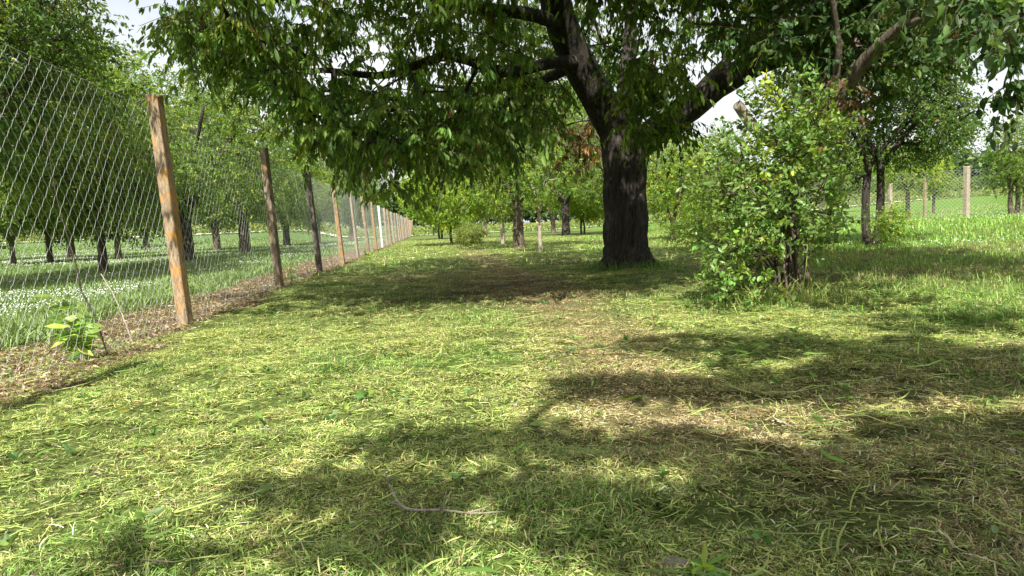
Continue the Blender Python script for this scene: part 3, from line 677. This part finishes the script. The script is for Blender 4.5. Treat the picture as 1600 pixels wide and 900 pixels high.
# ------------------------------------------------------------------ tree generator for the rest
def make_tree(name, base, h, r, cb, trunk_r, nclus, leafL, colr, label, group=None, seed=0, twin=False, bark=M_bark2, per=9, twg=4, detail=1, lean_=(0, 0), trunk_h=None, flat=0.5, mat=M_leaf, young=0.15, cat='tree', leafdown=0.5):
    rg = np.random.default_rng(seed + 100)
    root = empty(name, tuple(base), label, cat, group); aT = Acc(); aL = Acc()
    th = trunk_h or cb + 0.25; defs = []
    for t_ in ([0] if not twin else [-1, 1]):
        o = np.array([0.13 * t_, 0.05 * t_, 0]); tp = np.array([lean_[0] + 0.13 * t_, lean_[1], th])
        defs.append(([o + (0, 0, -0.12), o + (0, 0, 0.05), o * 0.9 + tp * 0.5, tp], [trunk_r * 1.35, trunk_r * 1.1, trunk_r * 0.95, trunk_r * 0.9]))
        nl = 4 if not twin else 3
        for i in range(nl):
            a_ = i * 6.283 / nl + rg.random() * 0.9 + t_; e_ = np.array([math.cos(a_) * r * 0.6, math.sin(a_) * r * 0.6, (h - cb) * rg.uniform(0.35, 0.62)])
            defs.append(([tp - (0, 0, 0.1), tp + e_ * np.array([0.35, 0.35, 0.4]), tp + e_], [trunk_r * 0.62, trunk_r * 0.45, trunk_r * 0.15]))
    nclus = int(nclus * 1.9)
    aT, sk, par = limbs(defs, 12, 10, 0.0)
    cz = (h + cb) / 2; hz = (h - cb) / 2
    def ok(c):
        q = np.stack([(c[:, 0] - lean_[0]) / r, (c[:, 1] - lean_[1]) / r, (c[:, 2] - cz) / hz], 1)
        lob = 0.82 + 0.42 * (fbm(np.arctan2(q[:, 1], q[:, 0]) * 1.6 + seed, q[:, 2] * 1.8, 1.0, seed) - 0.5) * 2
        return (np.sqrt((q ** 2).sum(1)) < lob) & (fbm(c[:, 0] + c[:, 2] * .6, c[:, 1] - c[:, 2] * .6, r * 0.42, seed, 2) > 0.37)
    pts = poisson(nclus, [-r * 1.1 + lean_[0], -r * 1.1 + lean_[1], cb - 0.1], [r * 1.1 + lean_[0], r * 1.1 + lean_[1], h + 0.2], ok, 0.50 * (r * r * (h - cb) * 2.1 / nclus) ** (1 / 3), rg)
    Ae, Be, ra, rb, tips = branching(sk, par, None, pts, r0=0.006, rg=rg)
    V, Q = frusta(Ae, Be, ra, rb, 4); aT.add(V, Q)
    clusters(tips, twg, per, leafL, leafL * 0.5, 0.30 * max(1, r / 2.2), 0.2, colr, aL, None, detail, np.array([0, 0, cz]), young, 0.003, leafdown, 0.32, rg)
    aT.build('trunk', bark, root, True); aL.build('crown', mat, root)
    return root
G1, G2, G3, G4 = (0.065, 0.12, 0.026), (0.155, 0.24, 0.042), (0.11, 0.185, 0.036), (0.045, 0.095, 0.026)
FG = 'fruit trees in the field beyond the wire fence'; OG = 'fruit trees further down the orchard'; RG = 'small trees along the far fence'
def at_px(px, z): p = P(px, 400, z); return (p[0], z, float(gh(p[0], z)))
tA = make_tree('fruit_tree', at_px(160, 18), 6.4, 2.9, 0.95, 0.11, 560, 0.105, G3, 'fruit tree nearest behind the wire mesh, with slender forked brown trunk', FG, 1)
tB = make_tree('fruit_tree', at_px(291, 24), 8.0, 3.9, 1.25, 0.27, 480, 0.12, G3, 'tall dark fruit tree with thick black trunk just past the tallest post', FG, 2, bark=M_bark)
tC = make_tree('fruit_tree', (-10.2, 12.3, float(gh(-10.2, 12.3))), 7.4, 3.7, 1.6, 0.16, 950, 0.10, G1, 'dark leafy tree whose boughs fill the upper corner above the wire mesh', FG, 3, detail=1)
tD = make_tree('fruit_tree', at_px(384, 33), 7.8, 3.9, 1.35, 0.25, 520, 0.14, G3, 'fruit tree with stout pale flaring trunk behind the leaning grey post', FG, 4)
copy_tree(tA, at_px(78, 29), 2.0, 1.05, 'fruit tree with short reddish trunk in the second row of the field', FG)
copy_tree(tA, at_px(20, 27), 4.1, 0.85, 'small fruit tree with thin crooked trunk at the far edge of the field view', FG)
copy_tree(tD, at_px(112, 36), 1.2, 0.8, 'fruit tree seen between two reddish trunks in the rear row of the field', FG)
copy_tree(tA, at_px(185, 30), 3.3, 1.1, 'fruit tree with dark spreading trunk behind the slender forked one', FG)
copy_tree(tD, at_px(340, 41), 2.6, 0.85, 'fruit tree in the rear row framed between the thick black trunk and the pale one', FG)
copy_tree(tB, at_px(-60, 36), 1.0, 0.9, 'tall tree rising at the back of the field beyond the small crooked tree', FG)
copy_tree(tB, at_px(450, 46), 0.6, 0.85, 'fruit tree seen through the mesh beside the dark narrow post', FG)
copy_tree(tA, at_px(500, 52), 5.0, 1.2, 'fruit tree seen through the mesh between dark post and orange post', FG)
copy_tree(tD, at_px(552, 64), 3.7, 1.0, 'distant fruit tree behind the white post of the fence', FG)
copy_tree(tB, at_px(230, 52), 3.9, 0.8, 'distant fruit tree behind the orange lichened post', FG)
# orchard side, further on
tE = make_tree('orchard_tree', at_px(812, 24), 6.6, 3.3, 1.35, 0.19, 330, 0.12, G3, 'orchard tree with grey straight trunk beyond the huge cherry trunk', OG, 11, bark=M_bark2)
tF = make_tree('orchard_tree', at_px(845, 20), 3.4, 1.0, 1.25, 0.055, 50, 0.10, G3, 'slim young tree with smooth pale stem', OG, 12, bark=M_pale)
tG = make_tree('orchard_tree', at_px(712, 33), 4.4, 3.0, 0.75, 0.07, 330, 0.12, (0.17, 0.27, 0.035), 'bright green low tree on several thin stems beside the fence end', OG, 13, twin=True)
tH = make_tree('orchard_tree', at_px(787, 31), 3.8, 1.8, 1.1, 0.10, 150, 0.10, G2, 'small orchard tree with whitened foot and forked trunk', OG, 14, bark=M_pale)
tI = make_tree('orchard_tree', at_px(886, 44), 10.0, 5.2, 1.8, 0.26, 380, 0.17, G3, 'orchard tree with stout dark trunk and raised limb, in the distance', OG, 15, bark=M_bark)
tJ = make_tree('orchard_tree', at_px(1052, 26), 4.2, 1.5, 0.35, 0.08, 170, 0.10, G2, 'pale green bushy tree right behind the huge cherry trunk', OG, 16)
copy_tree(tG, at_px(912, 47), 1.9, 0.95, 'low bright tree with single dark trunk beside the cherry trunk', OG)
copy_tree(tE, at_px(866, 58), 2.9, 1.0, 'thin trunked tree in the distance between pale stem and dark trunk', OG)
copy_tree(tG, at_px(690, 52), 0.7, 1.1, 'distant light green tree where the fence line ends', OG)
copy_tree(tH, at_px(760, 50), 4.2, 1.3, 'distant small tree behind the low bright green one', OG)
copy_tree(tE, at_px(960, 40), 5.2, 0.95, 'orchard tree mostly hidden behind the cherry trunk', OG)
copy_tree(tI, at_px(1110, 44), 2.2, 0.62, 'tree rising in the distance behind the leafy shrub', OG)
copy_tree(tJ, at_px(1090, 30), 3.1, 0.80, 'bushy small tree half hidden behind the leafy shrub', OG)
tK = make_tree('orchard_tree', at_px(1362, 15), 5.0, 2.5, 1.4, 0.085, 520, 0.08, G1, 'dark dense tree on twin slender trunks in the shade', OG, 17, twin=True, bark=M_bark, lean_=(0.06, 0), trunk_h=1.75)
# shrubs
bA = make_tree('bush', at_px(737, 30), 0.95, 0.65, 0.1, 0.03, 60, 0.07, (0.15, 0.2, 0.05), 'pale yellowish small bush under the distant orchard trees', None, 21, cat='bush')
bB = make_tree('bush', at_px(1092, 17.5), 0.85, 0.9, 0.05, 0.02, 90, 0.06, G2, 'low bright bush beside the shrub, in the sun', None, 22, cat='bush')
bC = make_tree('bush', at_px(1392, 14.2), 0.75, 0.30, 0.1, 0.015, 30, 0.06, G2, 'sprouting bush at the foot of the twin slender trunks', None, 23, cat='bush')
# small trees along the far fence
tL = make_tree('field_tree', at_px(1418, 29.5), 3.5, 1.7, 1.1, 0.09, 150, 0.09, G2, 'bright green small tree just left of the tall pale post', RG, 31)
tM = make_tree('field_tree', at_px(1583, 27), 4.0, 1.3, 0.8, 0.09, 150, 0.09, G3, 'upright small tree right of the tall pale post', RG, 32, twin=True)
copy_tree(tL, at_px(1458, 40), 2.1, 0.85, 'dark rounded small tree seen through the far mesh', RG)
copy_tree(tL, at_px(1350, 36), 4.2, 1.05, 'small tree glimpsed behind the twin slender trunks', RG)
copy_tree(tM, at_px(1640, 33), 1.1, 1.1, 'small tree at the outer end of the far fence', RG)
copy_tree(tM, at_px(1290, 38), 2.4, 1.2, 'small tree in the distance behind the shrub top', RG)

# distant hedges and tree belts: nobody could count these
def belt(name, label, x0, x1, yc, h, n, colr, seed, ls=0.5, depth=4):
    rg = np.random.default_rng(seed); x = rg.uniform(x0, x1, n); y = yc + rg.uniform(-depth / 2, depth / 2, n) + 3 * np.sin(x / 30)
    hh = h * (0.45 + 0.9 * fbm(x, y * 0.2, 9, seed)); z = gh(x, y) + hh * rg.random(n) ** 0.75
    a = Acc(); c = leaf_cols(n, colr, 0.35, 0.1, 0, rg); L = ls * (0.5 + rg.random(n))
    leaves(np.stack([x, y, z], 1), rg.normal(0, 1, (n, 3)), L, L * 0.7, c, a, 0.2, 1, rg); return tag(a.build(name, M_leaf), label, 'hedge', kind='stuff')
belt('treeline', 'far belt of trees along the horizon', -190, 240, 150, 9, 60000, (0.06, 0.105, 0.045), 41, 1.1, 10)
belt('hedge', 'rough green hedge beside the gravel road', 20, 120, 104, 3.6, 15000, (0.09, 0.15, 0.05), 42, 0.5)
belt('verge_weeds', 'patchy low weeds on the near edge of the gravel road', -120, 130, 80.5, 0.75, 14000, (0.13, 0.19, 0.06), 44, 0.25, 2.0)
belt('roadside_weeds', 'tall pale weeds on the verge of the gravel road', -120, 130, 95, 1.3, 26000, (0.17, 0.22, 0.08), 43, 0.3, 2.5)

# ------------------------------------------------------------------ tree standing behind the viewpoint: its boughs shade the foreground
N0 = np.array([3.4, -3.2, float(gh(3.4, -3.2))])
nb = empty('neighbour_tree', tuple(N0), 'spreading fruit tree behind the viewpoint that shades the foreground grass', 'tree')
aT, sk, par = limbs([([(0, 0, -0.1), (0, 0, 0.1), (0, 0.1, 1.0), (-0.1, 0.2, 1.9)], [0.28, 0.22, 0.19, 0.17]),
    ([(-0.1, 0.2, 1.7), (-1.2, 0.8, 2.8), (-2.6, 1.3, 3.5), (-4.0, 1.7, 3.7)], [0.12, 0.09, 0.06, 0.02]), ([(-0.1, 0.2, 1.7), (0.6, 1.4, 3.0), (1.2, 2.4, 3.8)], [0.12, 0.08, 0.03]),
    ([(-0.1, 0.2, 1.7), (-0.6, 1.2, 3.0), (-1.2, 2.2, 3.9)], [0.12, 0.08, 0.03])], 16, 10, 0.03)
# blobs of shade: centre px, py, half-width px, half-height px, bough height, count
shade = [(1370, 790, 290, 95, 3.6, 390), (1180, 850, 170, 45, 3.3, 60), (1500, 700, 170, 45, 3.8, 110), (1290, 592, 180, 24, 4.3, 110), (1130, 540, 190, 20, 4.6, 90), (1010, 605, 150, 16, 4.5, 45), (1480, 580, 160, 38, 4.3, 170), (1350, 545, 130, 18, 4.6, 50),
         (1470, 505, 130, 15, 4.9, 50), (1240, 478, 60, 8, 4.9, 8), (820, 688, 240, 12, 3.8, 55), (1080, 700, 60, 30, 3.7, 14), (630, 772, 130, 20, 3.5, 32), (480, 755, 70, 16, 3.5, 12), (850, 768, 190, 20, 3.5, 28), (980, 830, 90, 20, 3.3, 14),
         (560, 840, 110, 16, 3.3, 10), (250, 870, 60, 10, 3.2, 3)]
pts = []
rn = np.random.default_rng(77)
for cx, cy, hw, hh, H, cnt in shade:
    for _ in range(int(cnt * 1.0)):
        a_ = rn.random() * 6.283; r_ = math.sqrt(rn.random()); px_, py_ = cx + hw * r_ * math.cos(a_), cy + hh * r_ * math.sin(a_)
        d = fwd + rt * (px_ - 800) / F + up * (450 - py_) / F; t_ = -CAM[2] / d[2]; gpt = CAM + d * t_
        Hh = H + rn.uniform(-0.3, 0.3); q = gpt - sd * (Hh / -sd[2]); pts.append(q - N0)
pts = np.array(pts)
Ae, Be, ra, rb, tips = branching(sk, par, None, pts, r0=0.0035, rg=rn); V, Q = frusta(Ae, Be, ra, rb, 4); aT.add(V, Q)
aL = Acc(); clusters(tips, 3, 9, 0.09, 0.05, 0.14, 0.3, G1, aL, None, 1, None, 0.1, 0, 0.7, 0.3, rn)
aT.build('trunk', M_bark2, nb, True); aL.build('crown', M_leaf, nb)

# ------------------------------------------------------------------ small things
# leafy seedling by the fence
w0 = gp(128, 552, 4.75); wd = empty('seedling', tuple(w0), 'leafy seedling with big drooping leaves at the foot of the fence', 'plant')
aS = Acc(); aL = Acc(); rw = np.random.default_rng(4); LP = []; LA = []
for (tx, ty, tz) in ((-0.18, 0.05, 0.46), (-0.02, 0.02, 0.38), (0.07, -0.05, 0.26), (-0.10, -0.03, 0.32), (-0.05, -0.06, 0.2)):
    pth, rr_ = spline([(0, 0, -0.02), (tx * 0.3, ty * 0.3, tz * 0.6), (tx, ty, tz)], [0.005, 0.004, 0.002], 12); V, Q, T = tube(pth, rr_, 5); aS.add(V, Q, T)
    for i in range(3, 12):
        for s_ in (-1, 1): LP.append(pth[i]); LA.append([s_ * rw.uniform(0.4, 1), rw.uniform(-0.6, 0.4), rw.uniform(-0.5, 0.25)])
n = len(LP); leaves(np.array(LP), np.array(LA), rw.uniform(0.08, 0.15, n), rw.uniform(0.035, 0.055, n), leaf_cols(n, (0.14, 0.25, 0.05), 0.2, 0.3, 0, rw), aL, 0.15, 2, rw)
aS.build('stem', M_grass, wd); aL.build('leaves', M_gloss, wd)
for o in wd.children:
    if o.name.startswith('stem'):
        o.data.materials.clear(); o.data.materials.append(M_pale)
# sprouts along the fence
for k, (px_, py_, z_, lab) in enumerate(((455, 425, 12.4, 'small green sprout between the grey post and the dark post'), (575, 398, 20.5, 'low green weed beside the fence near the white post'))):
    c0 = gp(px_, py_, z_); sp = empty('sprout', tuple(c0), lab, 'plant'); a1 = Acc(); a2 = Acc(); LP = []; LA = []
    for i in range(7):
        e_ = np.array([rw.normal(0, 0.1), rw.normal(0, 0.1), rw.uniform(0.2, 0.42)]); V, Q, T = tube(*spline([(0, 0, -0.02), e_ * (0.4, 0.4, 0.6), e_], [0.005, 0.004, 0.002], 6), 4); a1.add(V, Q, T)
        for t_ in np.linspace(0.25, 1, 8): LP.append(e_ * t_); LA.append(rw.normal(0, 1, 3))
    n = len(LP); leaves(np.array(LP), np.array(LA), rw.uniform(0.07, 0.12, n), rw.uniform(0.03, 0.05, n), leaf_cols(n, (0.14, 0.24, 0.04), 0.2, 0.3, 0, rw), a2, 0.15, 2, rw)
    a1.build('stem', M_pale, sp); a2.build('leaves', M_gloss, sp)
# dead vine and pale cane on the fence
def stick(name, pts, rads, mat, label, cat, n=20, twigs=0):
    p_, r_ = spline(pts, rads, n); p_ = p_ + (rw.random((n, 3)) - 0.5) * r_[:, None] * 0.6; a = Acc(); V, Q, T = tube(p_, r_, 7, 0.2, 3); a.add(V, Q, T)
    for i in range(twigs):
        b_ = p_[3 + i * (n - 5) // max(1, twigs)]; e_ = b_ + rw.normal(0, 0.05, 3) + np.array([0.02, 0, 0.02]); V, Q, T = tube(*spline([b_, (b_ + e_) / 2 + rw.normal(0, 0.008, 3), e_], [0.003, 0.002, 0.001], 5), 4); a.add(V, Q, T)
    return tag(a.build(name, mat, None, True), label, cat)
stick('dead_vine', [gp(168, 545, 4.9), P(150, 500, 4.9), P(128, 455, 4.85), P(118, 410, 4.8), P(100, 350, 4.7), P(85, 290, 4.6), P(70, 200, 4.5)], [0.006, 0.006, 0.006, 0.005, 0.004, 0.003, 0.002], M_bark2, 'thin dead reddish vine climbing the mesh by the seedling', 'vine', 26, 6)
stick('cane', [gp(206, 512, 5.6), P(182, 470, 5.7), P(158, 428, 5.8)], [0.0055, 0.005, 0.004], M_pale, 'straight pale cane leaning on the mesh before the lichened post', 'cane')
# fallen stick on the grass
def g3(px, py, dz):
    d = fwd + rt * (px - 800) / F + up * (450 - py) / F; t_ = -CAM[2] / d[2]; q = CAM + d * t_; return np.array([q[0], q[1], float(gh(q[0], q[1])) + dz])
stick('fallen_branch', [g3(602, 764, 0.075), g3(615, 792, 0.06), g3(635, 813, 0.05), g3(690, 818, 0.055), g3(740, 821, 0.05), g3(790, 818, 0.05)], [0.002, 0.0032, 0.004, 0.0035, 0.0025, 0.0012], M_pale, 'bent grey twig lying on the clippings in the shade', 'twig', 26, 5)
# stalk beside the shrub
stick('grass_stalk', [gp(1250, 474, 5.9), P(1256, 440, 5.9), P(1260, 410, 5.9), P(1262, 372, 5.9)], [0.006, 0.005, 0.004, 0.002], M_gloss, 'tall yellow green stalk standing before the shrub stems', 'stalk')
so_ = bpy.data.objects['grass_stalk']; so_.data.materials.clear(); mt, n_, b, out = nmat('green_stalk'); set_in(b, Base_Color=(0.22, 0.30, 0.06, 1), Roughness=0.6); so_.data.materials.append(mt)
# tuft of tall blades at the shrub foot and by the trunk
a = Acc(); n = 900; x = S0[0] + rw.normal(0.0, 0.30, n); y = S0[1] - 0.12 + rw.normal(0, 0.14, n); c = mixc(YEL[None] * 1.2, GREEN[None], rw.random(n))
blades(x, y, gh(x, y), 0.08 + 0.22 * rw.random(n) ** 1.5, np.full(n, 0.005), 0.6 + 0.35 * rw.random(n), c, a, 3)
n = 1500; th = rw.random(n) * 6.283; r_ = 0.4 + np.abs(rw.normal(0, 0.25, n)); x = T0[0] + r_ * np.cos(th); y = T0[1] + r_ * np.sin(th); c = GREEN[None] * np.exp(rw.normal(0, 0.3, (n, 1)))
blades(x, y, gh(x, y), 0.08 + 0.17 * rw.random(n), np.full(n, 0.007), 0.5 + 0.45 * rw.random(n), c, a, 2)
tag(a.build('uncut_grass', M_grass), 'uncut grass tufts left standing round shrub and tree foot', 'grass', kind='stuff')
# flat stone and broad-leaved weed at the lower edge
def rock(name, c0, rx, ry, rz, label):
    V = []; F4 = []; nu, nv = 18, 9
    for i in range(nv + 1):
        for j in range(nu):
            ph = math.pi * i / nv; th = 2 * math.pi * j / nu; k = 1 + 0.45 * (fbm(math.cos(th) * 2 + 5, math.sin(th) * 2 + math.cos(ph) * 1.5, 1.0, 6) - 0.5)
            V.append((rx * k * math.sin(ph) * math.cos(th), ry * k * math.sin(ph) * math.sin(th), rz * k * math.cos(ph)))
    for i in range(nv):
        for j in range(nu): F4.append((i * nu + j, (i + 1) * nu + j, (i + 1) * nu + (j + 1) % nu, i * nu + (j + 1) % nu))
    o = mesh_obj(name, V, [np.array(F4)], M_stone, None, None, True); o.location = tuple(c0); return tag(o, label, 'stone')
rock('stone', g3(1052, 876, 0.015), 0.042, 0.034, 0.02, 'flat grey stone poking out of the clippings')
wq = g3(1098, 888, 0.03); wz = empty('broadleaf_weed', tuple(wq), 'broad bright green weed leaves beside the flat stone', 'plant'); a2 = Acc(); n = 9; th = np.linspace(0, 6.28, n, endpoint=False) + rw.normal(0, 0.2, n)
leaves(np.zeros((n, 3)), np.stack([np.cos(th), np.sin(th), rw.uniform(-0.1, 0.6, n)], 1), rw.uniform(0.03, 0.085, n), rw.uniform(0.015, 0.035, n), leaf_cols(n, (0.14, 0.27, 0.05), 0.15, 0.2, 0, rw), a2, 0.12, 2, rw)
a2.build('leaves', M_gloss, wz)
a = Acc(); n = 230; x, y = wedge(n, 1.5, 7.5, rw); kp = U(x, y) > 0.3; x, y = x[kp], y[kp]; n = len(x); m_ = 6
th = rw.random((n, m_)) * 6.28; X_ = np.repeat(x, m_); Y_ = np.repeat(y, m_); sz = np.repeat(rw.uniform(0.02, 0.055, n), m_)
leaves(np.stack([X_, Y_, gh(X_, Y_) + 0.028], 1), np.stack([np.cos(th).ravel(), np.sin(th).ravel(), rw.uniform(0.1, 1.1, n * m_)], 1), sz * rw.uniform(0.6, 1.2, n * m_), sz * 0.42, leaf_cols(n * m_, (0.095, 0.18, 0.055), 0.25, 0.15, 0.0, rw), a, 0.15, 2, rw)
tag(a.build('lawn_weeds', M_leaf), 'small broad leaved weeds dotted through the mown grass', 'weeds', kind='stuff')
a = Acc(); x, y = wedge(240, 1.4, 9, rw); kp = U(x, y) > 0.0; x, y = x[kp], y[kp]
for xx, yy in zip(x, y):
    L_ = rw.uniform(0.03, 0.16); th_ = rw.random() * 6.28; z_ = float(gh(xx, yy)) + 0.035; d_ = np.array([math.cos(th_), math.sin(th_), rw.normal(0, 0.1)]) * L_
    p0 = np.array([xx, yy, z_]); V, Q, T = tube(*spline([p0, p0 + d_ * 0.5 + rw.normal(0, 0.1, 3) * L_, p0 + d_], [0.002, 0.0018, 0.001], 5), 4); a.add(V, Q, T)
tag(a.build('twig_litter', M_bark2), 'scraps of broken brown twigs sunk in the clippings', 'twigs', kind='stuff')
# loose fallen leaves
a = Acc(); n = 170; x, y = wedge(n, 1.4, 6.5, rw); kp = U(x, y) > 0.2; x, y = x[kp], y[kp]; n = len(x); ax = rw.normal(0, 1, (n, 3)); ax[:, 2] *= 0.15
c = leaf_cols(n, (0.13, 0.20, 0.06), 0.25, 0.2, 0.02, rw); leaves(np.stack([x, y, gh(x, y) + 0.045], 1), ax, rw.uniform(0.035, 0.085, n), rw.uniform(0.012, 0.024, n), c, a, 0.2, 2, rw)
tag(a.build('fallen_leaves', M_leaf), 'loose broad leaves strewn over the clippings', 'leaves', kind='stuff')
